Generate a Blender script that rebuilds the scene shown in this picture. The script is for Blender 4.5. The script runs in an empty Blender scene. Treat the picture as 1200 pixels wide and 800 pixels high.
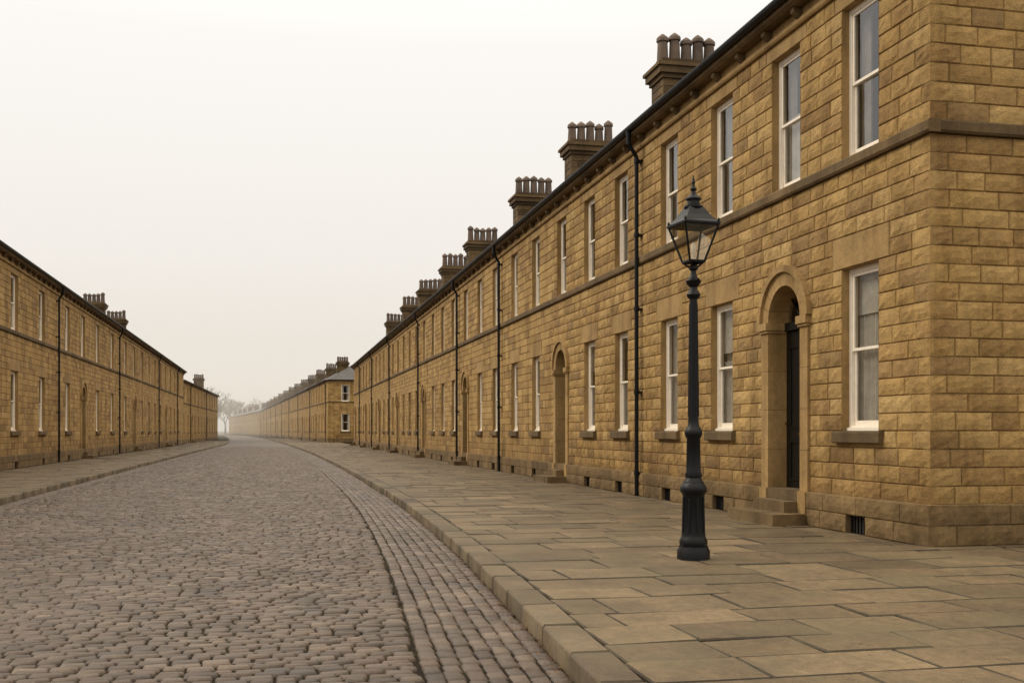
import bpy, math, random
import numpy as np
from mathutils import Vector
random.seed(7); np.random.seed(7)
R=random.random
def RU(a,b): return random.uniform(a,b)
scene=bpy.context.scene
scene.view_settings.view_transform='Standard'
scene.view_settings.look='None'
scene.view_settings.exposure=0

# ------------------------------------------------------------ materials
def new_mat(name):
    m=bpy.data.materials.new(name); m.use_nodes=True
    nt=m.node_tree; b=nt.nodes['Principled BSDF']
    return m,nt,b
def N(nt,t,**k):
    n=nt.nodes.new(t)
    for a,v in k.items(): setattr(n,a,v)
    return n
def ramp(nt,stops,interp='LINEAR'):
    r=N(nt,'ShaderNodeValToRGB'); cr=r.color_ramp; cr.interpolation=interp
    while len(cr.elements)>1: cr.elements.remove(cr.elements[-1])
    cr.elements[0].position=stops[0][0]; cr.elements[0].color=tuple(stops[0][1])+(1,)
    for p,c in stops[1:]:
        e=cr.elements.new(p); e.color=tuple(c)+(1,)
    return r
def g(v): return (v,v,v)
def mult(nt,a,b,fac=1.0):
    m=N(nt,'ShaderNodeMix',data_type='RGBA',blend_type='MULTIPLY'); m.inputs[0].default_value=fac
    nt.links.new(a,m.inputs[6]); nt.links.new(b,m.inputs[7]); return m.outputs[2]
def noise(nt,vec,scale,detail=4,rough=.6,mapscale=None):
    if mapscale:
        mp=N(nt,'ShaderNodeMapping'); mp.inputs['Scale'].default_value=mapscale
        nt.links.new(vec,mp.inputs[0]); vec=mp.outputs[0]
    n=N(nt,'ShaderNodeTexNoise'); n.inputs['Scale'].default_value=scale
    n.inputs['Detail'].default_value=detail; n.inputs['Roughness'].default_value=rough
    nt.links.new(vec,n.inputs['Vector']); return n.outputs[0]
def stone_mat(name,cols,rough=.9,bump=.5,bumpdist=.02,bscale=22,stain=.45,streak=True,spec=.3,patch=None,zdirt=False,mott=.28):
    m,nt,b=new_mat(name); L=nt.links.new
    tc=N(nt,'ShaderNodeTexCoord').outputs['Object']
    at=N(nt,'ShaderNodeAttribute'); at.attribute_name='rnd'
    rp=ramp(nt,[(i/(len(cols)-1),c) for i,c in enumerate(cols)]); L(at.outputs['Fac'],rp.inputs[0])
    col=rp.outputs[0]
    n1=noise(nt,tc,1.1,5,.65); r1=ramp(nt,[(.3,g(1-stain)),(.62,g(1.0))]); L(n1,r1.inputs[0]); col=mult(nt,col,r1.outputs[0])
    n2=noise(nt,tc,11,6,.75); r2=ramp(nt,[(.32,g(1-mott)),(.66,g(1.0))]); L(n2,r2.inputs[0]); col=mult(nt,col,r2.outputs[0])
    n3=noise(nt,tc,75,3,.75); r3=ramp(nt,[(.32,g(.66)),(.58,g(1.0))]); L(n3,r3.inputs[0]); col=mult(nt,col,r3.outputs[0])
    if streak:
        n4=noise(nt,tc,2.2,4,.6,(1,1,.12)); r4=ramp(nt,[(.36,(.60,.55,.48)),(.54,g(1.0))]); L(n4,r4.inputs[0]); col=mult(nt,col,r4.outputs[0],.7)
    if zdirt:
        sp=N(nt,'ShaderNodeSeparateXYZ'); L(tc,sp.inputs[0])
        ad=N(nt,'ShaderNodeMath',operation='ADD'); L(sp.outputs[2],ad.inputs[0]); L(n1,ad.inputs[1])
        mr=N(nt,'ShaderNodeMapRange'); mr.inputs[1].default_value=.5; mr.inputs[2].default_value=2.0
        L(ad.outputs[0],mr.inputs[0])
        r5=ramp(nt,[(0,(.62,.58,.52)),(1,g(1))]); L(mr.outputs[0],r5.inputs[0]); col=mult(nt,col,r5.outputs[0])
    if patch:
        n6=noise(nt,tc,.9,6,.75); r6=ramp(nt,[(.46,g(0)),(.60,g(1))]); L(n6,r6.inputs[0])
        mx=N(nt,'ShaderNodeMix',data_type='RGBA'); 
        ml=N(nt,'ShaderNodeMath',operation='MULTIPLY'); ml.inputs[1].default_value=patch[1]; L(r6.outputs[0],ml.inputs[0])
        L(ml.outputs[0],mx.inputs[0]); L(col,mx.inputs[6]); mx.inputs[7].default_value=tuple(patch[0])+(1,); col=mx.outputs[2]
    L(col,b.inputs['Base Color'])
    b.inputs['Specular IOR Level'].default_value=spec
    rr=N(nt,'ShaderNodeMapRange'); rr.inputs[1].default_value=.3; rr.inputs[2].default_value=.7; rr.inputs[3].default_value=rough-.13; rr.inputs[4].default_value=min(1,rough+.13); L(n2,rr.inputs[0]); L(rr.outputs[0],b.inputs['Roughness'])
    nb=noise(nt,tc,bscale,6,.72); bp=N(nt,'ShaderNodeBump'); bp.inputs['Strength'].default_value=bump; bp.inputs['Distance'].default_value=bumpdist
    L(nb,bp.inputs['Height']); L(bp.outputs[0],b.inputs['Normal'])
    return m
def plain(name,col,rough=.5,metal=0,spec=.5,var=.15,bump=0,scale=30):
    m,nt,b=new_mat(name); L=nt.links.new
    tc=N(nt,'ShaderNodeTexCoord').outputs['Object']
    n=noise(nt,tc,scale,4,.6); r=ramp(nt,[(.3,[c*(1-var) for c in col]),(.7,[min(1,c*(1+var)) for c in col])]); L(n,r.inputs[0]); L(r.outputs[0],b.inputs['Base Color'])
    b.inputs['Roughness'].default_value=rough; b.inputs['Metallic'].default_value=metal; b.inputs['Specular IOR Level'].default_value=spec
    if bump:
        bp=N(nt,'ShaderNodeBump'); bp.inputs['Strength'].default_value=bump; bp.inputs['Distance'].default_value=.01; L(n,bp.inputs['Height']); L(bp.outputs[0],b.inputs['Normal'])
    return m
M_wall=stone_mat('sandstone_block',[(.34,.205,.075),(.47,.30,.108),(.55,.36,.135),(.50,.315,.110),(.60,.405,.165),(.53,.335,.120),(.45,.28,.11),(.36,.23,.095)],bump=.65,bumpdist=.035,bscale=15,stain=.24,zdirt=True,mott=.34)
M_mortar=plain('wall_mortar',(.18,.11,.045),.95,spec=.1,scale=8)
M_trim=stone_mat('sandstone_dressed',[(.42,.27,.105),(.49,.32,.135),(.45,.29,.115)],bump=.3,bumpdist=.012,bscale=35,stain=.35)
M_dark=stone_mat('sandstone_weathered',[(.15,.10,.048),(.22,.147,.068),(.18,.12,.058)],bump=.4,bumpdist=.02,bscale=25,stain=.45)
M_soot=stone_mat('chimney_stone',[(.10,.064,.033),(.22,.145,.066),(.15,.10,.048)],bump=.5,bumpdist=.03,stain=.45)
M_pot=plain('chimney_pot_clay',(.10,.070,.050),.8,var=.35,scale=3)
M_white=plain('white_window_paint',(.78,.71,.60),.45,var=.07,scale=12)
M_iron=plain('black_iron_paint',(.0045,.005,.006),.45,spec=.22,var=.35,bump=.12,scale=60)
M_door=plain('dark_door_paint',(.007,.006,.005),.45,spec=.25,var=.3,scale=20)
M_inside=plain('dark_interior',(.05,.044,.038),.9,var=.3,scale=1)
M_curtain=plain('curtain_cloth',(.50,.47,.42),.9,var=.2,scale=5)
M_cobble=stone_mat('cobble_sett',[(.068,.044,.027),(.115,.078,.050),(.15,.105,.070),(.088,.060,.039),(.20,.145,.10),(.125,.078,.048),(.095,.072,.052)],rough=.50,bump=.55,bumpdist=.014,bscale=38,stain=.45,streak=False,spec=.42,mott=.45)
M_flag=stone_mat('flagstone',[(.045,.033,.018),(.13,.090,.046),(.21,.148,.080),(.17,.118,.062),(.26,.186,.102),(.14,.10,.055),(.195,.13,.068)],rough=.68,bump=.4,bumpdist=.012,bscale=22,stain=.5,streak=False,spec=.34,patch=((.095,.078,.040),.55),mott=.42)
M_kerb=stone_mat('kerbstone',[(.05,.037,.02),(.14,.10,.057),(.22,.16,.092),(.175,.125,.07)],rough=.7,bump=.45,bumpdist=.014,bscale=22,stain=.5,streak=False,spec=.34,patch=((.085,.072,.038),.5),mott=.42)
M_joint=stone_mat('joint_grit',[(.020,.014,.008),(.025,.018,.011)],rough=.95,bump=.5,bscale=60,stain=.4,streak=False,spec=.1,patch=((.030,.029,.011),.6))
M_leaf=stone_mat('leaf_litter',[(.10,.035,.015),(.16,.075,.03),(.07,.03,.015),(.20,.12,.04)],streak=False)
def bricky(name,c1,c2,cm,bw,rh,ms,rough,bump,rot=0):
    m,nt,b=new_mat(name); L=nt.links.new
    tc=N(nt,'ShaderNodeTexCoord').outputs['Object']
    mp=N(nt,'ShaderNodeMapping'); mp.inputs['Rotation'].default_value=(0,0,rot); L(tc,mp.inputs[0])
    br=N(nt,'ShaderNodeTexBrick'); br.inputs['Scale'].default_value=1; br.inputs['Brick Width'].default_value=bw; br.inputs['Row Height'].default_value=rh; br.inputs['Mortar Size'].default_value=ms
    br.inputs['Color1'].default_value=tuple(c1)+(1,); br.inputs['Color2'].default_value=tuple(c2)+(1,); br.inputs['Mortar'].default_value=tuple(cm)+(1,)
    L(mp.outputs[0],br.inputs[0])
    n=noise(nt,tc,.8,6,.7); r=ramp(nt,[(.3,g(.65)),(.7,g(1))]); L(n,r.inputs[0]); L(mult(nt,br.outputs[0],r.outputs[0]),b.inputs['Base Color'])
    b.inputs['Roughness'].default_value=rough
    bp=N(nt,'ShaderNodeBump',invert=True); bp.inputs['Strength'].default_value=bump; bp.inputs['Distance'].default_value=.02; L(br.outputs[1],bp.inputs['Height']); L(bp.outputs[0],b.inputs['Normal'])
    return m
M_roadfar=bricky('cobble_road',(.075,.051,.034),(.125,.088,.06),(.035,.025,.016),.17,.105,.014,.6,.8,math.pi/2)
M_slate=bricky('roof_slate',(.045,.042,.042),(.07,.064,.062),(.02,.02,.02),.3,.2,.008,.55,.5)
M_ground=stone_mat('ground_earth',[(.11,.085,.048),(.12,.092,.054)],rough=.9,bump=.3,streak=False)
M_bark=plain('bare_branches',(.05,.038,.028),.9,scale=2)
def glass_mat(name,tint,base=.05,gain=.9):
    m,nt,b=new_mat(name); L=nt.links.new
    out=nt.nodes['Material Output']; nt.nodes.remove(b)
    tr=N(nt,'ShaderNodeBsdfTransparent'); tr.inputs[0].default_value=tuple(tint)+(1,)
    gl=N(nt,'ShaderNodeBsdfGlossy'); gl.inputs['Roughness'].default_value=.03
    lw=N(nt,'ShaderNodeLayerWeight'); lw.inputs[0].default_value=.5
    pw=N(nt,'ShaderNodeMath',operation='POWER'); pw.inputs[1].default_value=3.0; L(lw.outputs['Facing'],pw.inputs[0])
    tc=N(nt,'ShaderNodeTexCoord').outputs['Object']; n=noise(nt,tc,1.6,2,.5); bp=N(nt,'ShaderNodeBump'); bp.inputs['Strength'].default_value=.2; bp.inputs['Distance'].default_value=.02
    L(n,bp.inputs['Height']); L(bp.outputs[0],gl.inputs['Normal'])
    ml=N(nt,'ShaderNodeMath',operation='MULTIPLY_ADD'); ml.inputs[1].default_value=gain; ml.inputs[2].default_value=base; ml.use_clamp=True; L(pw.outputs[0],ml.inputs[0])
    mx=N(nt,'ShaderNodeMixShader'); L(ml.outputs[0],mx.inputs[0]); L(tr.outputs[0],mx.inputs[1]); L(gl.outputs[0],mx.inputs[2]); L(mx.outputs[0],out.inputs[0])
    return m
M_glass=glass_mat('window_glass',(.80,.80,.78),.08,.8)
M_lglass=glass_mat('lantern_glass',(.96,.94,.88),.12,.4)

# ------------------------------------------------------------ mesh builder
class Frame:
    def __init__(s,O,U,V):
        s.O=O; l=math.hypot(*U); s.U=(U[0]/l,U[1]/l); l=math.hypot(*V); s.V=(V[0]/l,V[1]/l)
        s.flip=(s.U[1]*s.V[0]-s.U[0]*s.V[1])<0
    def P(s,u,v,z): return (s.O[0]+s.U[0]*u+s.V[0]*v, s.O[1]+s.U[1]*u+s.V[1]*v, z)
class MB:
    def __init__(s): s.v=[]; s.f=[]; s.r=[]
    def poly(s,F,pts,r=0.5):
        n=len(s.v); s.v.extend(F.P(*p) for p in pts)
        idx=tuple(range(n,n+len(pts)))
        s.f.append(idx[::-1] if F.flip else idx); s.r.append(r)
    def box(s,F,u0,u1,v0,v1,z0,z1,r=None):
        if r is None: r=R()
        s.poly(F,[(u0,v1,z0),(u1,v1,z0),(u1,v1,z1),(u0,v1,z1)],r)
        s.poly(F,[(u0,v0,z1),(u1,v0,z1),(u1,v0,z0),(u0,v0,z0)],r)
        s.poly(F,[(u0,v1,z1),(u1,v1,z1),(u1,v0,z1),(u0,v0,z1)],r)
        s.poly(F,[(u0,v0,z0),(u1,v0,z0),(u1,v1,z0),(u0,v1,z0)],r)
        s.poly(F,[(u0,v0,z0),(u0,v1,z0),(u0,v1,z1),(u0,v0,z1)],r)
        s.poly(F,[(u1,v0,z1),(u1,v1,z1),(u1,v1,z0),(u1,v0,z0)],r)
    def extr(s,F,prof,u0,u1,r=None,caps=True,closed=True):
        if r is None: r=R()
        n=len(prof)
        for i in range(n if closed else n-1):
            a=prof[i]; b=prof[(i+1)%n]
            s.poly(F,[(u0,a[0],a[1]),(u1,a[0],a[1]),(u1,b[0],b[1]),(u0,b[0],b[1])],r)
        if caps:
            s.poly(F,[(u0,a,b) for a,b in prof[::-1]],r); s.poly(F,[(u1,a,b) for a,b in prof],r)
    def tube(s,p0,p1,r0,r1=None,seg=8,r=.5,cap=False):
        if r1 is None: r1=r0
        p0=Vector(p0); p1=Vector(p1); d=(p1-p0).normalized()
        a=d.orthogonal().normalized(); b=d.cross(a); n=len(s.v)
        for p,rad in ((p0,r0),(p1,r1)):
            for i in range(seg):
                t=2*math.pi*i/seg; q=p+(a*math.cos(t)+b*math.sin(t))*rad; s.v.append(tuple(q))
        for i in range(seg):
            j=(i+1)%seg; s.f.append((n+i,n+j,n+seg+j,n+seg+i)); s.r.append(r)
        if cap:
            s.f.append(tuple(n+seg+i for i in range(seg))); s.r.append(r)
    def lathe(s,c,prof,seg=24,rot=0,r=.5):
        n=len(s.v)
        for rad,z in prof:
            for i in range(seg):
                t=rot+2*math.pi*i/seg; s.v.append((c[0]+rad*math.cos(t),c[1]+rad*math.sin(t),z))
        for k in range(len(prof)-1):
            for i in range(seg):
                j=(i+1)%seg; s.f.append((n+k*seg+i,n+k*seg+j,n+(k+1)*seg+j,n+(k+1)*seg+i)); s.r.append(r)
        s.f.append(tuple(n+(len(prof)-1)*seg+i for i in range(seg))); s.r.append(r)
    def make(s,name,mat,parent=None,smooth=False):
        if not s.f: return None
        me=bpy.data.meshes.new(name); me.from_pydata(s.v,[],s.f); me.materials.append(mat)
        at=me.attributes.new('rnd','FLOAT','FACE'); at.data.foreach_set('value',np.array(s.r,dtype=np.float32))
        if smooth:
            me.polygons.foreach_set('use_smooth',[True]*len(me.polygons))
            try: me.set_sharp_from_angle(angle=math.radians(40))
            except Exception: pass
        me.update()
        o=bpy.data.objects.new(name,me); scene.collection.objects.link(o)
        if parent: o.parent=parent
        return o
def empty(name,loc=(0,0,0)):
    o=bpy.data.objects.new(name,None); scene.collection.objects.link(o); return o

# ------------------------------------------------------------ masonry
JG=.003
def block(mb,F,u0,u1,z0,z1,v0,lvl,cl=False,cr=False,rough=.012,r=None):
    if r is None: r=R()
    b=.011; a0,a1,c0,c1=u0+JG,u1-JG,z0+JG,z1-JG
    if cl: a0=u0
    if cr: a1=u1
    vb=v0-.012; f=v0+RU(0,.008)
    ia0=a0 if cl else a0+b; ia1=a1 if cr else a1-b
    fl=v0 if cl else f; fr_=v0 if cr else f
    vl=v0 if cl else vb; vr=v0 if cr else vb
    ic0,ic1=c0+b,c1-b
    o=[(a0,vl,c0),(a1,vr,c0),(a1,vr,c1),(a0,vl,c1)]
    if lvl<2 or (u1-u0)<.15:
        i=[(ia0,fl,ic0),(ia1,fr_,ic0),(ia1,fr_,ic1),(ia0,fl,ic1)]
        mb.poly(F,i,r)
        mb.poly(F,[o[0],o[1],i[1],i[0]],r); mb.poly(F,[o[2],o[3],i[3],i[2]],r)
        if not cl: mb.poly(F,[o[3],o[0],i[0],i[3]],r)
        if not cr: mb.poly(F,[o[1],o[2],i[2],i[1]],r)
    else:
        nu=max(2,int((u1-u0)/.10)); nz=3
        G=[]
        for k in range(nz+1):
            row=[]
            for j in range(nu+1):
                uu=ia0+(ia1-ia0)*j/nu; zz=ic0+(ic1-ic0)*k/nz
                vv=fl+(fr_-fl)*j/nu
                if 0<j<nu: uu+=RU(-.02,.02)
                if 0<k<nz: zz+=RU(-.015,.015)
                if not((j==0 and cl) or (j==nu and cr)):
                    inner=(0<j<nu) and (0<k<nz)
                    vv+= RU(.003,rough*1.5) if inner else RU(-.004,.004)
                row.append((uu,vv,zz))
            G.append(row)
        for k in range(nz):
            for j in range(nu):
                mb.poly(F,[G[k][j],G[k][j+1],G[k+1][j+1],G[k+1][j]],r)
        mb.poly(F,[o[0],o[1]]+[G[0][j] for j in range(nu,-1,-1)],r)
        mb.poly(F,[o[2],o[3]]+[G[nz][j] for j in range(nu+1)],r)
        if not cl: mb.poly(F,[o[3],o[0]]+[G[k][0] for k in range(nz+1)],r)
        if not cr: mb.poly(F,[o[1],o[2]]+[G[k][nu] for k in range(nz,-1,-1)],r)
def courses(mb,mm,F,L,z0,ch,n,excl,v0=0,bl=(.32,.72),near=0,cl=True,cr=True,par=0):
    for k in range(n):
        za=z0+k*ch; zb=za+ch; zm=(za+zb)/2; ex=[]
        for e in excl:
            if e[0]=='r':
                if e[3]<zm<e[4]: ex.append((e[1],e[2]))
            else:
                _,uc,Ro,Ri,zs=e
                if za<zs: ex.append((uc-Ro+.01,uc+Ro-.01))
                else:
                    h=max(math.sqrt(max(0,Ro*Ro-(zb-zs)**2)),math.sqrt(max(0,Ri*Ri-(za-zs)**2)))
                    if h>.02: ex.append((uc-h,uc+h))
        ex.sort(); cur=0; iv=[]
        for a,b in ex:
            if a>cur+.01: iv.append((cur,a))
            cur=max(cur,b)
        if cur<L-.01: iv.append((cur,L))
        for a,b in iv:
            mm.poly(F,[(a,v0-.014,za),(b,v0-.014,za),(b,v0-.014,zb),(a,v0-.014,zb)])
            u=a
            first=True
            while u<b-.001:
                w=RU(*bl)
                if first: w*= (.55 if (k+par)%2 else 1.0); first=False
                if b-(u+w)<bl[0]*.6: w=b-u
                if b-(u+w)<0: w=b-u
                block(mb,F,u,u+w,za,zb,v0,2 if u<near else 1,cl=(cl and u==0),cr=(cr and abs(u+w-L)<1e-6))
                u+=w
ZP=.50; CH=.226; ZS0=ZP+CH*20; ZS1=ZS0+.16; CH2=.235; ZC=ZS1+CH2*10; ZE=ZC+.34
ZGW0=ZP+4*CH; ZGW1=ZP+14*CH; ZUW0=ZS1; ZUW1=ZS1+9*CH2
def window(P,F,uc,w,z0,z1,detail=True,nets=True):
    wf,gl,cu=P['frames'],P['glass'],P['curtains']
    tr=P['trim']; h=w/2; D=.11
    r=R()
    tr.poly(F,[(uc-h,-D-.1,z0),(uc-h,-.0,z0),(uc-h,-.0,z1),(uc-h,-D-.1,z1)],r)
    tr.poly(F,[(uc+h,0,z0),(uc+h,-D-.1,z0),(uc+h,-D-.1,z1),(uc+h,0,z1)],r)
    tr.poly(F,[(uc-h,0,z1),(uc+h,0,z1),(uc+h,-D-.1,z1),(uc-h,-D-.1,z1)],r)
    tr.poly(F,[(uc-h,-D-.1,z0),(uc+h,-D-.1,z0),(uc+h,0,z0),(uc-h,0,z0)],r)
    a,b=uc-h+.003,uc+h-.003; c,d=z0+.003,z1-.003; t=.065
    for (x0,x1,y0,y1) in ((a,a+t,c,d),(b-t,b,c,d),(a+t,b-t,d-t,d),(a+t,b-t,c,c+.07)):
        wf.box(F,x0,x1,-D-.10,-D,y0,y1)
    wf.box(F,a,b,-D,-D+.04,c,c+.045)
    a2,b2=a+t,b-t; c2,d2=c+.07,d-t; m=(c2+d2)/2; q=.042
    def sash(x0,x1,y0,y1,v,bot):
        wf.box(F,x0,x0+q,v-.03,v,y0,y1); wf.box(F,x1-q,x1,v-.03,v,y0,y1)
        wf.box(F,x0+q,x1-q,v-.03,v,y0,y0+bot); wf.box(F,x0+q,x1-q,v-.03,v,y1-q,y1)
        gl.poly(F,[(x0+q,v-.015,y0+bot),(x1-q,v-.015,y0+bot),(x1-q,v-.015,y1-q),(x0+q,v-.015,y1-q)])
    sash(a2+.001,b2-.001,m-.02,d2-.001,-D-.015,.04)
    sash(a2+.001,b2-.001,c2+.001,m+.02,-D-.048,.07)
    def sheet(x0,x1,y0,y1,v,amp,n):
        pr=[(x0+(x1-x0)*i/n, v+amp*math.sin(i*1.9+uc)+RU(-.2,.2)*amp) for i in range(n+1)]
        for i in range(n):
            cu.poly(F,[(pr[i][0],pr[i][1],y0),(pr[i+1][0],pr[i+1][1],y0),(pr[i+1][0],pr[i+1][1],y1),(pr[i][0],pr[i][1],y1)],R())
    k=R(); n=16 if detail else 6
    cw=w*RU(.20,.34)
    sheet(uc-h,uc-h+cw,z0,z1,-.32,.03,n); sheet(uc+h-cw,uc+h,z0,z1,-.32,.03,n)
    if not nets: return
    if k<.25: sheet(uc-h,uc+h,z0,z1,-.26,.02,n*2)
    elif k<.72: sheet(uc-h,uc+h,z0,z0+(z1-z0)*RU(.45,.58),-.26,.02,n*2)
    if R()<.2:
        zz=z1-(z1-z0)*RU(.2,.45)
        cu.poly(F,[(uc-h,-.225,zz),(uc+h,-.225,zz),(uc+h,-.225,z1),(uc-h,-.225,z1)],.5)
def door(P,F,uc,seg=20):
    tr,ir,wf,gl,dr=P['trim'],P['iron'],P['frames'],P['glass'],P['doors']
    Ri,Ro,zs=.53,.77,3.10; B=-.36
    for s in (-1,1):
        u0,u1=sorted((uc+s*Ri,uc+s*Ro))
        tr.box(F,u0-.0,u1+.0,B,.085,-.05,.497)
        for i in range(4):
            z0=.50+i*.62; z1=z0+.615 if i<3 else zs-.09
            tr.box(F,u0,u1,B,.045,z0,z1)
        tr.box(F,u0-.035,u1+.035,B,.10,zs-.087,zs+.03)
        tr.box(F,u0-.02,u1+.02,B,.075,zs-.13,zs-.09)
    def ring(r0,r1,v0,v1,nn,gap):
        for i in range(nn):
            t0=math.pi*i/nn+gap; t1=math.pi*(i+1)/nn-gap; r=R(); kk=3
            for j in range(kk):
                ta=t0+(t1-t0)*j/kk; tb=t0+(t1-t0)*(j+1)/kk
                p=lambda rr,t,v:(uc+rr*math.cos(t),v,zs+.032+rr*math.sin(t))
                tr.poly(F,[p(r0,tb,v1),p(r0,ta,v1),p(r1,ta,v1),p(r1,tb,v1)],r)
                tr.poly(F,[p(r1,tb,v1),p(r1,ta,v1),p(r1,ta,v0),p(r1,tb,v0)],r)
                tr.poly(F,[p(r0,ta,v1),p(r0,tb,v1),p(r0,tb,v0),p(r0,ta,v0)],r)
    ring(Ri,Ro,B,.045,9,.005); ring(Ro-.03,Ro+.07,-.02,.095,9,.003)
    dr.box(F,uc-Ri,uc+Ri,B+.02,B+.08,.50,zs-.10)
    for a,b,c,d in ((-.38,-.06,.62,1.25),(.06,.38,.62,1.25),(-.38,-.06,1.45,2.75),(.06,.38,1.45,2.75)):
        for (x0,x1,y0,y1) in ((a,b,c,c+.03),(a,b,d-.03,d),(a,a+.03,c+.03,d-.03),(b-.03,b,c+.03,d-.03)):
            dr.box(F,uc+x0,uc+x1,B+.08,B+.1,y0,y1)
    dr.box(F,uc-Ri,uc+Ri,B+.02,B+.13,zs-.097,zs+.03)
    P['brass'].box(F,uc-.09,uc+.09,B+.08,B+.1,1.33,1.38); P['brass'].box(F,uc+.42,uc+.46,B+.08,B+.14,1.5,1.55)
    n=16; gl.poly(F,[(uc+(Ri+.02)*math.cos(math.pi*i/n),B+.05,zs+.03+(Ri+.02)*math.sin(math.pi*i/n)) for i in range(n,-1,-1)])
    for t in (45,90,135):
        tt=math.radians(t); a=F.P(uc,B+.07,zs+.03); b=F.P(uc+Ri*math.cos(tt),B+.07,zs+.03+Ri*math.sin(tt)); dr.tube(a,b,.014,seg=5)
    st=P['weathered']
    st.box(F,uc-Ri+.004,uc+Ri-.004,B,.06,.345,.503)
    st.box(F,uc-Ri+.006,uc+Ri-.006,-.2,.30,-.05,.34)
    st.box(F,uc-.80,uc+.80,.09,.62,-.05,.17)
def vent(P,F,uc):
    P['inside'].poly(F,[(uc-.24,-.05,0),(uc+.24,-.05,0),(uc+.24,-.05,.26),(uc-.24,-.05,.26)])
    for s in (-.24,.24): P['weathered'].poly(F,[(uc+s,.07,0),(uc+s,-.05,0),(uc+s,-.05,.25),(uc+s,.07,.25)])
    P['weathered'].poly(F,[(uc-.24,.07,.25),(uc+.24,.07,.25),(uc+.24,-.05,.25),(uc-.24,-.05,.25)])
    for i in range(6): P['iron'].box(F,uc-.2+i*.08-.008,uc-.2+i*.08+.008,-.01,.01,0,.25)
def pipe(P,F,u):
    v=.12; ir=P['iron']
    ir.tube(F.P(u,v,0.0),F.P(u,v,7.35),.045,seg=10); 
    ir.tube(F.P(u,v,7.33),F.P(u,.30,7.62),.045,seg=10); ir.tube(F.P(u,.30,7.60),F.P(u,.30,7.92),.05,.06,seg=10)
    for z in (.45,2.2,4.0,5.6,7.2): ir.tube(F.P(u,v,z),F.P(u,v,z+.09),.06,seg=10,cap=True); ir.box(F,u-.09,u+.09,.0,.09,z+.02,z+.06)
def run(mb,F,L,prof,seg=1.3,ext0=0,ext1=0):
    u=-ext0
    while u<L+ext1-.001:
        w=seg*RU(.8,1.2)
        if L+ext1-(u+w)<seg*.5: w=L+ext1-u
        mb.extr(F,prof,u+.002,u+w-.002); u+=w
def chimney(P,F,u,vb,wd=1.45,dp=.8,top=9.95,npots=5):
    s=P['soot']; mm=P['mortar']
    u0,u1,v1,v0=u-dp/2,u+dp/2,-vb,-vb-wd
    def W(O,U,V,L):
        O=F.P(O[0],O[1],0)[:2]; U=(F.U[0]*U[0]+F.V[0]*U[1],F.U[1]*U[0]+F.V[1]*U[1]); V=(F.U[0]*V[0]+F.V[0]*V[1],F.U[1]*V[0]+F.V[1]*V[1])
        fr=Frame(O,U,V); courses(s,mm,fr,L,7.9,(top-7.9)/10,10,[],bl=(.3,.5)); 
    W((u0,v1),(1,0),(0,1),dp); W((u0,v0),(1,0),(0,-1),dp); W((u0,v0),(0,1),(-1,0),wd); W((u1,v0),(0,1),(1,0),wd)
    for a,z0,z1 in ((.05,top-.001,top+.10),(.12,top+.102,top+.26),(.17,top+.262,top+.34),(.04,top+.342,top+.46)):
        s.box(F,u0-a,u1+a,v0-a,v1+a,z0,z1)
    for i in range(npots):
        v=v1-.14-(wd-.28)*i/(npots-1); hh=RU(.56,.70)
        x,y,_=F.P(u+RU(-.03,.03),v,0); z=top+.45
        P['pots'].lathe((x,y),[(.16,z),(.16,z+.06),(.14,z+.08),(.12,z+hh-.12),(.15,z+hh-.11),(.15,z+hh-.04),(.12,z+hh),(.06,z+hh+.05),(.02,z+hh+.08)],12,r=R())
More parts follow.
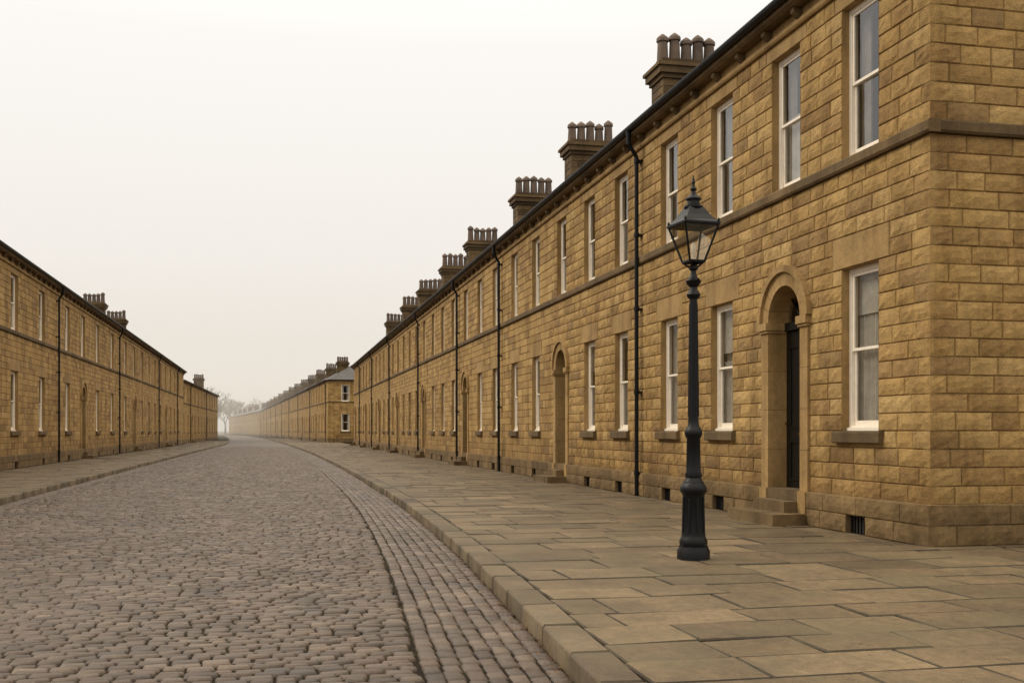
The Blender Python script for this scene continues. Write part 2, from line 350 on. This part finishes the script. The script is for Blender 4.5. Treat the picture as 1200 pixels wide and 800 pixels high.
def terrace(F,L,doors,wins,pipes,chims,near=0,ww=.93,endwin=[],depth=9,slatez=10.0,detail=True,name='stone_terrace',chv=1.15,zs=1.0):
    root=empty(name)
    P={k:MB() for k in ('walls','mortar','trim','weathered','soot','frames','glass','curtains','iron','doors','brass','inside','pots','roof','plinth')}
    ex=[]; h=ww/2
    for u in wins:
        ex.append(('r',u-h,u+h,ZGW0,ZGW1)); ex.append(('r',u-h-.26,u+h+.26,ZGW1,ZGW1+2*CH))
        window(P,F,u,ww,ZGW0,ZGW1,detail)
        block(P['trim'],F,u-h-.26,u+h+.26,ZGW1,ZGW1+2*CH,0.002,1)
        P['weathered'].extr(F,[(-.12,ZGW0-.17),(.075,ZGW0-.17),(.09,ZGW0-.155),(.09,ZGW0-.03),(.08,ZGW0-.005),(-.12,ZGW0+.006)],u-h-.14,u+h+.14)
    for u in wins+doors:
        ex.append(('r',u-h,u+h,ZUW0,ZUW1)); ex.append(('r',u-h-.2,u+h+.2,ZUW1,ZC))
        window(P,F,u,ww,ZUW0+.002,ZUW1,detail)
        block(P['trim'],F,u-h-.2,u+h+.2,ZUW1,ZC,0.002,1)
    for u in doors:
        ex.append(('d',u,.77,.53,3.13)); ex.append(('r',u-.76,u+.76,-1,.6)); door(P,F,u)
    pex=list(ex)
    for u in wins:
        pex.append(('r',u-.24,u+.24,-.1,.25)); vent(P,F,u)
    courses(P['walls'],P['mortar'],F,L,ZP,CH,20,ex,near=near)
    courses(P['walls'],P['mortar'],F,L,ZS1,CH2,10,ex,near=near)
    O2=F.P(-.07,0,0)[:2]; F2=Frame(O2,F.U,F.V)
    courses(P['plinth'],P['mortar'],F2,L+.14,0,.25,2,[(e[0],)+tuple(x+.07 for x in e[1:3])+tuple(e[3:]) if e[0]=='r' else (e[0],e[1]+.07)+tuple(e[2:]) for e in pex],v0=.07,bl=(.7,1.2),near=near)
    cur=-.07
    for d in sorted(doors)+[None]:
        e=(d-.76) if d is not None else L+.07
        P['plinth'].poly(F,[(cur,.060,ZP-.004),(e,.060,ZP-.004),(e,-.014,ZP+.012),(cur,-.014,ZP+.012)]); cur=(d+.76) if d is not None else 0
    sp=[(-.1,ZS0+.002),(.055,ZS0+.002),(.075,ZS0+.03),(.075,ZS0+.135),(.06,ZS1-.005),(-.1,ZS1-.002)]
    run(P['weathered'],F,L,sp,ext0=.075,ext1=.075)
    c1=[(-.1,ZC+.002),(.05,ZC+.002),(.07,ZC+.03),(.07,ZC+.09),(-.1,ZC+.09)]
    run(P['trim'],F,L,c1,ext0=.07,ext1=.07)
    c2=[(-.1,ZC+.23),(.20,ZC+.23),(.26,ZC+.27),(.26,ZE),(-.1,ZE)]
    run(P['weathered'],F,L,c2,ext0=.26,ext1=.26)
    P['trim'].poly(F,[(-.0,.03,ZC+.09),(L,.03,ZC+.09),(L,.03,ZC+.23),(0,.03,ZC+.23)])
    u=.15
    while u<L: P['weathered'].extr(F,[(.0,ZC+.093),(.09,ZC+.093),(.17,ZC+.16),(.18,ZC+.228),(0,ZC+.228)],u,u+.12); u+=1.0
    gp=[(.30+.075*math.cos(t)*1.0,ZE+.06-.075*math.sin(t)) for t in [math.pi*i/8 for i in range(9)]]
    P['iron'].extr(F,gp,-.26,L+.26,caps=False,closed=False); P['iron'].extr(F,[(.372,ZE+.05),(.382,ZE+.05),(.382,ZE+.075),(.372,ZE+.075)],-.26,L+.26)
    for (O,Ud,uv) in ((F.P(0,0,0)[:2],F.V,-1),(F.P(L,0,0)[:2],F.V,1)):
        FE=Frame(O,(-F.V[0],-F.V[1]),(F.U[0]*uv,F.U[1]*uv))
        e2=[]
        if uv==-1:
            for q in endwin:
                e2+= [('r',q-h,q+h,ZGW0,ZGW1),('r',q-h,q+h,ZUW0,ZUW1)]
                window(P,FE,q,ww,ZGW0,ZGW1,False,False); window(P,FE,q,ww,ZUW0,ZUW1,False,False)
                P['weathered'].box(FE,q-h-.14,q+h+.14,-.1,.09,ZGW0-.17,ZGW0-.003)
        nn=near if uv==-1 else 0
        courses(P['walls'],P['mortar'],FE,depth,ZP,CH,20,e2,near=nn,par=1); courses(P['walls'],P['mortar'],FE,depth,ZS1,CH2,10,e2,near=nn,par=1)
        FE2=Frame(FE.P(-.07,0,0)[:2],FE.U,FE.V)
        courses(P['plinth'],P['mortar'],FE2,depth+.14,0,.25,2,[],v0=.07,bl=(.7,1.2),near=nn,par=1)
        P['plinth'].poly(FE,[(-.07,.060,ZP-.004),(depth,.060,ZP-.004),(depth,-.014,ZP+.012),(-.07,-.014,ZP+.012)])
        run(P['weathered'],FE,depth,[(v-.002,z) for v,z in sp],ext0=-.1)
        run(P['trim'],FE,depth,[(v-.002,z) for v,z in c1],ext0=-.1)
        run(P['weathered'],FE,depth,[(v-.002,z) for v,z in c2],ext0=-.1)
        P['trim'].poly(FE,[(-.0,.03,ZC+.09),(depth,.03,ZC+.09),(depth,.03,ZC+.23),(0,.03,ZC+.23)])
        P['iron'].extr(FE,gp,0,depth,caps=False,closed=False)
    P['walls'].poly(F,[(0,-depth,0),(L,-depth,0),(L,-depth,ZE),(0,-depth,ZE)])
    P['inside'].poly(F,[(.3,-1.4,.1),(L-.3,-1.4,.1),(L-.3,-1.4,ZE),(.3,-1.4,ZE)])
    P['inside'].poly(F,[(.3,-.36,ZS0+.05),(L-.3,-.36,ZS0+.05),(L-.3,-1.4,ZS0+.05),(.3,-1.4,ZS0+.05)])
    e=.3; z=ZE+.03; rm=-depth/2
    A=(-e,e-.05,z);B=(L+e,e-.05,z);C=(L+e,-depth-e,z);D=(-e,-depth-e,z);E=(4,rm,slatez);G=(L-4,rm,slatez)
    for q in ([A,B,G,E],[C,D,E,G],[D,A,E],[B,C,G]): P['roof'].poly(F,q)
    for u in pipes: pipe(P,F,u)
    for c in chims:
        if isinstance(c,tuple): chimney(P,F,c[0],chv,top=c[1])
        else: chimney(P,F,c,chv)
    mats=dict(walls=M_wall,mortar=M_mortar,trim=M_trim,weathered=M_dark,soot=M_soot,frames=M_white,glass=M_glass,curtains=M_curtain,iron=M_iron,doors=M_door,brass=M_brass,inside=M_inside,pots=M_pot,roof=M_slate,plinth=M_plinth)
    nm=dict(walls='walls',mortar='wall_joints',trim='lintels_and_arches',weathered='sills_steps_string_course',soot='chimney_stacks',frames='sash_windows',glass='window_glass',curtains='curtains',iron='gutter_and_downpipes',doors='doors',brass='door_brass',inside='interior',pots='chimney_pots',roof='roof',plinth='plinth')
    for k,mb in P.items(): mb.make(nm[k],mats[k],root,smooth=(k=='pots'))
    root.scale=(1,1,zs)
    return root
M_brass=plain('brass',(.25,.18,.08),.4,metal=1)
M_plinth=stone_mat('plinth_stone',[(.20,.13,.055),(.29,.19,.082),(.24,.155,.07)],bump=.5,bumpdist=.025,bscale=20,stain=.45,mott=.4)

wins=[1.6,6.2,8.8,11.85,14.4,20.1,23.1,26.3,29.3,35.6,38.7,41.9]; doors=[3.75,17.1,32.4,45.2]
u=48.4
k=0
while u<96:
    (doors if k%4==3 else wins).append(u); u+=3.1; k+=1
terrace(Frame((0,0),(1,0),(0,1)),97.5,doors,wins,[10.45,25.1,34.0,46.9,62.2,76.2,89],[5.2,(12.6,9.72),20.6,28.1,38.4,46.3,56,65,76.5],near=18)
lw=[7.2,11.9,21.3,26.5,31.7,36.6,42.4,51.4,57,63,72.3,77,81.5,86,95.3,99.8,104.5]; ld=[16.6,46.7,67.7,90.6]
Ls=4.5
terrace(Frame((Ls,17.25),(1,.004),(0,-1)),106.5,[a-Ls for a in ld],[a-Ls for a in lw],[a-Ls for a in (39.7,59.4,83.6,102)],[68.0-Ls,79-Ls],ww=1.15,detail=False,chv=2.0)
terrace(Frame((115.5,18.3),(1,-.018),(-.018,-1)),58,[12.5,36],[3,7.8,17,22,27,31.5,41,46,51,55],[9.9,33.5],[45],ww=1.1,detail=False,chv=1.2,zs=.92,slatez=9.4)
n2=[4+4.2*i for i in range(52)]
terrace(Frame((125.3,1.3),(1,.0509),(-.0509,1)),222,n2[3::6],[a for i,a in enumerate(n2) if i%6!=3],[2+24.6*i for i in range(9)],[3.5,18,34,50,66,84,102,122,144,168,192,214],ww=1.05,endwin=[2.2,5.2],detail=False,chv=1.5,slatez=10.6)
n3=[5+5.5*i for i in range(31)]
terrace(Frame((349.5,12.9),(1,.0975),(-.0975,1)),176,n3[3::5],[a for i,a in enumerate(n3) if i%5!=3],[],[10,40,70,100,130,160],ww=1.2,detail=False,chv=1.5,slatez=10.4)

# ------------------------------------------------------------ road / pavements
xs=np.arange(-20,560,.5)
def smooth(pts,sig=14):
    p=np.array(pts,float); y=np.interp(xs,p[:,0],p[:,1]); k=np.exp(-.5*(np.arange(-40,41)/sig)**2); k/=k.sum()
    yp=np.pad(y,40,mode='reflect',reflect_type='odd'); return np.convolve(yp,k,'valid')
kr=smooth([(-20,7.15),(-14,6.6),(-5.2,5.95),(-2.8,5.77),(-.1,5.6),(5.8,5.34),(13.5,5.17),(32.7,5.13),(60,5.35),(82,5.8),(126,6.9),(194,9.6),(349,17.5),(526,35),(560,39)],8)
kl=smooth([(-20,13.3),(32,13.4),(60,13.4),(90,13.3),(118,13.3),(194,16),(349,24),(526,41),(560,45)],12)
KR=lambda x:np.interp(x,xs,kr); KL=lambda x:np.interp(x,xs,kl)
def zroad(x,y):
    a=KR(x);b=KL(x); t=(y-(a+b)/2)/((b-a)/2); return -.135+.085*(1-t*t)
def strip(name,xa,ya,yb,zf,mat,n=1,dz=0):
    mb=MB(); vs=[];fs=[]
    for i,x in enumerate(xa):
        for j in range(n+1):
            y=ya(x)+(yb(x)-ya(x))*j/n; vs.append((x,y,zf(x,y)+dz))
    for i in range(len(xa)-1):
        for j in range(n):
            a=i*(n+1)+j; fs.append((a,a+n+1,a+n+2,a+1))
    mb.v=vs; mb.f=fs; mb.r=[.5]*len(fs)
    return mb.make(name,mat)
XN=92.0
near_x=np.arange(-18,XN+.01,1.0); far_x=np.concatenate([np.arange(XN,130,1.0),np.arange(130,560,4.0)])
road=empty('road'); 
o=strip('road_bed',near_x,lambda x:KR(x)-.05,lambda x:KL(x)+.05,zroad,M_joint,12,-.022); o.parent=road
o=strip('road_surface',far_x,lambda x:KR(x)-.05,lambda x:KL(x)+.05,zroad,M_roadfar,12,-.006); o.parent=road
def stone_mesh(name,cx,cy,hx,hy,z,bevel,drop,jit,tilt,mat,parent,smooth_=True,depth=.06,yaw=None,flat_top=False,dirty=False):
    cx,cy,hx,hy,z=[np.asarray(a,float) for a in (cx,cy,hx,hy,z)]; n=len(cx)
    V=np.zeros((n,12,3)); sg=[(-1,-1),(1,-1),(1,1),(-1,1)]
    yw=np.random.normal(0,.014,n)*(name=='cobbles') if yaw is None else np.asarray(yaw)
    c,s=np.cos(yw),np.sin(yw)
    for k,(sx,sy) in enumerate(sg):
        jx=np.random.uniform(-jit,jit,n); jy=np.random.uniform(-jit,jit,n); tz=np.random.uniform(-tilt,tilt,n)
        for ring,(bb,dz) in enumerate(((0,-depth),(0,-drop),(bevel,0))):
            lx=sx*(hx-bb)+jx; ly=sy*(hy-bb)+jy
            if ring==1: lx=lx-sx*bevel*.2; ly=ly-sy*bevel*.2
            V[:,ring*4+k,0]=cx+lx*c-ly*s; V[:,ring*4+k,1]=cy+lx*s+ly*c; V[:,ring*4+k,2]=z+dz+(tz if ring else 0)
    base=[]
    for k in range(4):
        j=(k+1)%4; base.append((k,j,4+j,4+k)); base.append((4+k,4+j,8+j,8+k))
    base.append((8,9,10,11)); base=np.array(base)
    Fc=(base[None]+(np.arange(n)*12)[:,None,None]).reshape(-1,4)
    me=bpy.data.meshes.new(name); me.from_pydata(V.reshape(-1,3).tolist(),[],Fc.tolist()); me.materials.append(mat)
    rv=np.random.rand(n)
    if dirty:
        rv=.17+.83*rv; rr=np.repeat(rv,9).reshape(n,9); rr[:,:8]=0.03
        if dirty=='kerb': rr=np.repeat(rv*1.0,9).reshape(n,9); rr[:,[0,1,4,5,2,3,6,7]]=rv[:,None]; rr[:,[2,3,6,7]]=.05
        rr=rr.reshape(-1)
    else: rr=np.repeat(rv,9)
    at=me.attributes.new('rnd','FLOAT','FACE'); at.data.foreach_set('value',rr.astype(np.float32))
    if smooth_:
        me.polygons.foreach_set('use_smooth',([True]*8+[not flat_top])*n)
    me.update(); o=bpy.data.objects.new(name,me); scene.collection.objects.link(o); o.parent=parent; return o
cx=[];cy=[];hx=[];hy=[]
x=-17.0
GB=.92
while x<XN:
    rw=RU(.092,.118); y=float(KR(x))+GB+RU(0,.05); ye=float(KL(x))-.42
    while y<ye:
        w=RU(.12,.215)
        if y+w>ye+.06: w=ye-y+.03
        if w>.05: cx.append(x+rw/2+RU(-.004,.004)+.03*math.sin(y*1.0+x*.15)); cy.append(y+w/2); hx.append(rw/2-.0055); hy.append(w/2-.005)
        y+=w
    x+=rw
for side in (0,1):
    nb=7 if side==0 else 3
    for k in range(nb):
        x=-17.0+RU(0,.2)
        while x<XN:
            l=RU(.15,.24); xm=x+l/2
            y=(float(KR(xm))+.004+.131*(k+.5)) if side==0 else (float(KL(xm))-.004-.137*(k+.5))
            cx.append(xm); cy.append(y+RU(-.006,.006)); hx.append(l/2-.005); hy.append(.060); x+=l
cx=np.array(cx);cy=np.array(cy)
zz=zroad(cx,cy)+np.random.uniform(-.007,.005,len(cx))+.008*np.sin(cx*1.1+cy*.7)*np.sin(cy*1.9-cx*.4)
stone_mesh('cobbles',cx,cy,hx,hy,zz,.015,.013,.0045,.0045,M_cobble,road,flat_top=False)
def kerb(name,K,side,w):
    root=empty(name); cx=[];cy=[];hx=[];hy=[];yw=[]
    x=-18.0
    while x<330:
        l=RU(.75,1.15) if x<100 else 3; xm=x+l/2
        sl=float(K(xm+.5)-K(xm-.5)); cx.append(xm); cy.append(float(K(xm))-side*w/2); hx.append(l/2-.007); hy.append(w/2); yw.append(math.atan(sl)); x+=l
    stone_mesh('kerbstones',cx,cy,hx,hy,np.zeros(len(cx))+.006+np.random.uniform(-.006,.006,len(cx)),.020,.020,.005,.003,M_kerb,root,depth=.3,yaw=yw,flat_top=True,dirty='kerb')
kerb('kerb',KR,1,.28); kerb('kerb',KL,-1,.24)
def flags(x0,x1,ya,yb):
    cx=[];cy=[];hx=[];hy=[]; x=x0
    while x<x1:
        rw=RU(.5,.80); xm=x+rw/2; ye=yb(xm); y=ya(xm); first=True
        while y<ye-.01:
            w=RU(.6,1.2)
            if first: w*=RU(.4,1); first=False
            if ye-(y+w)<.3: w=ye-y
            cx.append(xm);cy.append(y+w/2);hx.append(rw/2-.005);hy.append(w/2-.005); y+=w
        x+=rw
    return cx,cy,hx,hy
wall2=lambda x: 0.0 if x<125 else 1.3+.0509*(x-125.3)
pav=empty('pavement')
a=flags(-18,0-.07,lambda x:-13.0,lambda x:float(KR(x))-.285); b=flags(-.07,200,lambda x:wall2(x)+.0,lambda x:float(KR(x))-.285)
c=[list(p)+list(q) for p,q in zip(a,b)]
stone_mesh('flagstones',*c,np.random.uniform(-.005,.005,len(c[0])),.011,.012,.005,.006,M_flag,pav,smooth_=False,dirty=True)
xa=np.concatenate([np.arange(-18,130,1.),np.arange(130,560,4.)])
o=strip('pavement_bed',xa,lambda x:(-13.5 if x<-.5 else (0 if x<120 else wall2(x)-2)),lambda x:float(KR(x))-.1,lambda x,y:-.024 if x<199 else .0,M_joint); o.parent=pav
pav2=empty('pavement')
c=flags(-18,150,lambda x:float(KL(x))+.245,lambda x:17.25 if x<111 else 18.0)
stone_mesh('flagstones',*c,np.random.uniform(-.005,.005,len(c[0])),.011,.012,.005,.006,M_flag,pav2,smooth_=False,dirty=True)
o=strip('pavement_bed',xa,lambda x:float(KL(x))+.1,lambda x:(17.6 if x<115 else (18.0 if x<174 else float(KL(x))+5)),lambda x,y:-.024,M_joint); o.parent=pav2
gb=MB(); gb.v=[(-3000,-3000,-.2),(3000,-3000,-.2),(3000,3000,-.2),(-3000,3000,-.2)]; gb.f=[(0,1,2,3)]; gb.r=[.5]; gb.make('ground',M_ground)
# leaf litter in the gutter
lf=MB(); FW=Frame((0,0),(1,0),(0,1))
for i in range(2200):
    x=-10+ (R()**1.4)*34; y=float(KR(x))+.01+abs(random.gauss(0,.10)); 
    if R()<.12: y=float(KR(x))+RU(0,.9)
    z=float(zroad(x,y))+.006+RU(0,.010); s=RU(.006,.018); t=RU(0,6.28); ca,sa=math.cos(t)*s,math.sin(t)*s; k=RU(.4,.7)
    n=len(lf.v); lf.v+=[(x+ca,y+sa,z+RU(0,.006)),(x-sa*k,y+ca*k,z+.003),(x-ca,y-sa,z+RU(0,.006)),(x+sa*k,y-ca*k,z)]; lf.f.append((n,n+1,n+2,n+3)); lf.r.append(R())
lf.make('fallen_leaves',M_leaf)

# ------------------------------------------------------------ street lamp
lx,ly=-.59,3.30
lamp=empty('street_lamp')
col=MB(); c=(lx,ly)
col.lathe(c,[(.178,0),(.178,.10),(.16,.13),(.16,.15)],8,math.pi/8)
col.lathe(c,[(.145,.15),(.152,.17),(.152,.21),(.135,.24),(.128,.27),(.118,.70),(.128,.72),(.145,.74),(.145,.79),(.122,.82),(.112,.85)],8,math.pi/8)
for i in range(8):
    t=i*math.pi/4; x=lx+.118*math.cos(t); y=ly+.118*math.sin(t); col.tube((x,y,.30),(x-.006*math.cos(t),y-.006*math.sin(t),.68),.014,seg=6)
col.lathe(c,[(.105,.85),(.085,.89),(.095,.92),(.08,.96),(.074,1.32),(.088,1.34),(.098,1.37),(.098,1.40),(.08,1.43),(.062,1.46),(.056,1.52),(.043,2.80),(.042,2.84),(.066,2.86),(.076,2.89),(.062,2.92),(.046,2.94),(.042,2.97),(.076,3.01),(.086,3.04),(.052,3.07),(.034,3.11),(.030,3.15),(.05,3.17),(.05,3.20),(.026,3.22),(.024,3.27)],24)
for i in range(10):
    t=i*math.pi/5; col.tube((lx+.054*math.cos(t),ly+.054*math.sin(t),1.56),(lx+.041*math.cos(t),ly+.041*math.sin(t),2.79),.009,.007,seg=5)
col.tube((lx-.14,ly,3.04),(lx+.14,ly,3.04),.013,seg=8,cap=True)
col.make('column',M_iron,lamp,smooth=True)
lan=MB(); gls=MB(); ang=math.radians(-12.5+18); zb,zt=3.25,3.64; rb,rt=.088,.200
q=math.sqrt(2)
def cn(r,i,z): t=ang+math.pi/4+i*math.pi/2; return Vector((lx+r*q*math.cos(t),ly+r*q*math.sin(t),z))
for i in range(4):
    lan.tube(cn(rb,i,zb),cn(rt,i,zt),.013,seg=6); lan.tube(cn(rb,i,zb),cn(rb,i+1,zb),.014,seg=6); lan.tube(cn(rt,i,zt),cn(rt,i+1,zt),.016,seg=6)
    lan.tube((lx,ly,3.15),cn(rb,i,zb),.011,seg=6)
    n=len(gls.v); gls.v+= [tuple(cn(rb,i,zb)),tuple(cn(rb,i+1,zb)),tuple(cn(rt,i+1,zt)),tuple(cn(rt,i,zt))]; gls.f.append((n,n+1,n+2,n+3)); gls.r.append(.5)
    p=cn(rt,i,zt+.02); lan.lathe((p.x,p.y),[(.005,p.z),(.016,p.z+.018),(.016,p.z+.028),(.004,p.z+.05)],8)
a4=ang+math.pi/4
lan.lathe(c,[(rb*q+.01,zb-.015),(rb*q+.01,zb+.012),(.02,zb+.014)],4,a4)
lan.lathe(c,[((rt-.005)*q,zt-.004),((rt+.018)*q,zt),((rt+.018)*q,zt+.02),((rt-.02)*q,zt+.05),(.19,zt+.11),(.115,zt+.20)],4,a4)
lan.lathe(c,[(.105,zt+.195),(.105,zt+.215),(.07,zt+.235),(.064,zt+.28),(.086,zt+.285),(.086,zt+.30),(.052,zt+.33),(.028,zt+.355),(.022,zt+.38),(.036,zt+.395),(.036,zt+.41),(.018,zt+.43),(.014,zt+.46),(.022,zt+.475),(.016,zt+.495),(.004,zt+.555)],16)
lan.make('lantern_frame',M_iron,lamp); gls.make('lantern_glass',M_lglass,lamp)
bu=MB(); bu.lathe(c,[(.02,zb+.014),(.02,zb+.08),(.03,zb+.1),(.03,zb+.18),(.012,zb+.21)],10); bu.make('lamp_mantle',M_white,lamp,smooth=True)

# ------------------------------------------------------------ distant bare trees
tr=MB()
def branch(p,d,l,r,dep):
    q=p+d*l; tr.tube(p,q,r,r*.65,seg=4 if dep<5 else 6)
    if dep==0: return
    for i in range(3 if dep>1 else 4):
        a=Vector((RU(-1,1),RU(-1,1),RU(-.25,.7))); nd=(d*.9+a*.75).normalized(); branch(p+d*l*RU(.6,1),nd,l*RU(.62,.82),max(.04,r*.62),dep-1)
for i in range(10):
    x=RU(415,470); yy=31+i*1.8
    branch(Vector((x,yy,-.2)),Vector((RU(-.06,.06),RU(-.06,.06),1)).normalized(),RU(5.4,7.4),.5,5)
for i in range(10):
    x=RU(540,585); yy=16+i*3.0
    branch(Vector((x,yy,-.2)),Vector((RU(-.06,.06),RU(-.06,.06),1)).normalized(),RU(6.4,8.2),.55,5)
tr.make('distant_trees',M_bark)

# ------------------------------------------------------------ mist (far end of the street)
mb=MB(); mb.box(Frame((0,0),(1,0),(0,1)),130,640,-100,140,-.5,30); mist=mb.make('mist',M_ground)
mist.data.materials.clear(); m=bpy.data.materials.new('mist'); m.use_nodes=True; nt=m.node_tree; nt.nodes.remove(nt.nodes['Principled BSDF'])
vs=N(nt,'ShaderNodeVolumeScatter'); vs.inputs['Color'].default_value=(1,.93,.85,1); vs.inputs['Density'].default_value=.0017
nt.links.new(vs.outputs[0],nt.nodes['Material Output'].inputs['Volume']); mist.data.materials.append(m)

# ------------------------------------------------------------ light
w=bpy.data.worlds.new('World'); scene.world=w; w.use_nodes=True; nt=w.node_tree; bg=nt.nodes['Background']; L=nt.links.new
sunel=math.radians(40); sunrot=math.atan2(.45,.89)
sky=N(nt,'ShaderNodeTexSky'); sky.sky_type='NISHITA'; sky.sun_disc=False; sky.sun_elevation=sunel; sky.sun_rotation=sunrot; sky.dust_density=5
tc=N(nt,'ShaderNodeTexCoord'); sp=N(nt,'ShaderNodeSeparateXYZ'); L(tc.outputs['Generated'],sp.inputs[0])
K=3.2
def wc(v,t=1.0): return (v/K*1.0,v/K*(1-.025*t),v/K*(1-.06*t))
rp=ramp(nt,[(0,wc(.77,3.3)),(.05,wc(.81,2.8)),(.15,wc(.90,1.9)),(.34,wc(.99,1.2)),(.6,wc(1.8,3.5)),(1,wc(2.8,4.2))]); L(sp.outputs[2],rp.inputs[0])
sc=N(nt,'ShaderNodeVectorMath',operation='SCALE'); sc.inputs['Scale'].default_value=K*10; L(rp.outputs[0],sc.inputs[0])
mx=N(nt,'ShaderNodeMix',data_type='RGBA'); mx.inputs[0].default_value=.015; L(sc.outputs[0],mx.inputs[6]); L(sky.outputs[0],mx.inputs[7])
L(mx.outputs[2],bg.inputs[0]); bg.inputs[1].default_value=.1
sd=bpy.data.lights.new('sun','SUN'); sd.energy=1.5; sd.angle=math.radians(14); sd.color=(1,.91,.77)
so=bpy.data.objects.new('sun',sd); scene.collection.objects.link(so)
dirv=Vector((.45*math.cos(sunel),.89*math.cos(sunel),math.sin(sunel))); so.rotation_euler=(-dirv).to_track_quat('-Z','Y').to_euler()

# ------------------------------------------------------------ camera
cd=bpy.data.cameras.new('camera'); cam=bpy.data.objects.new('camera',cd); scene.collection.objects.link(cam)
cd.sensor_width=36; cd.lens=37.5; cd.shift_y=105/1200; cd.clip_end=5000; cd.clip_start=.1
cam.location=(-11.55,7.76,1.4); cam.rotation_euler=(math.radians(90),0,math.radians(-12.49-90))
scene.camera=cam
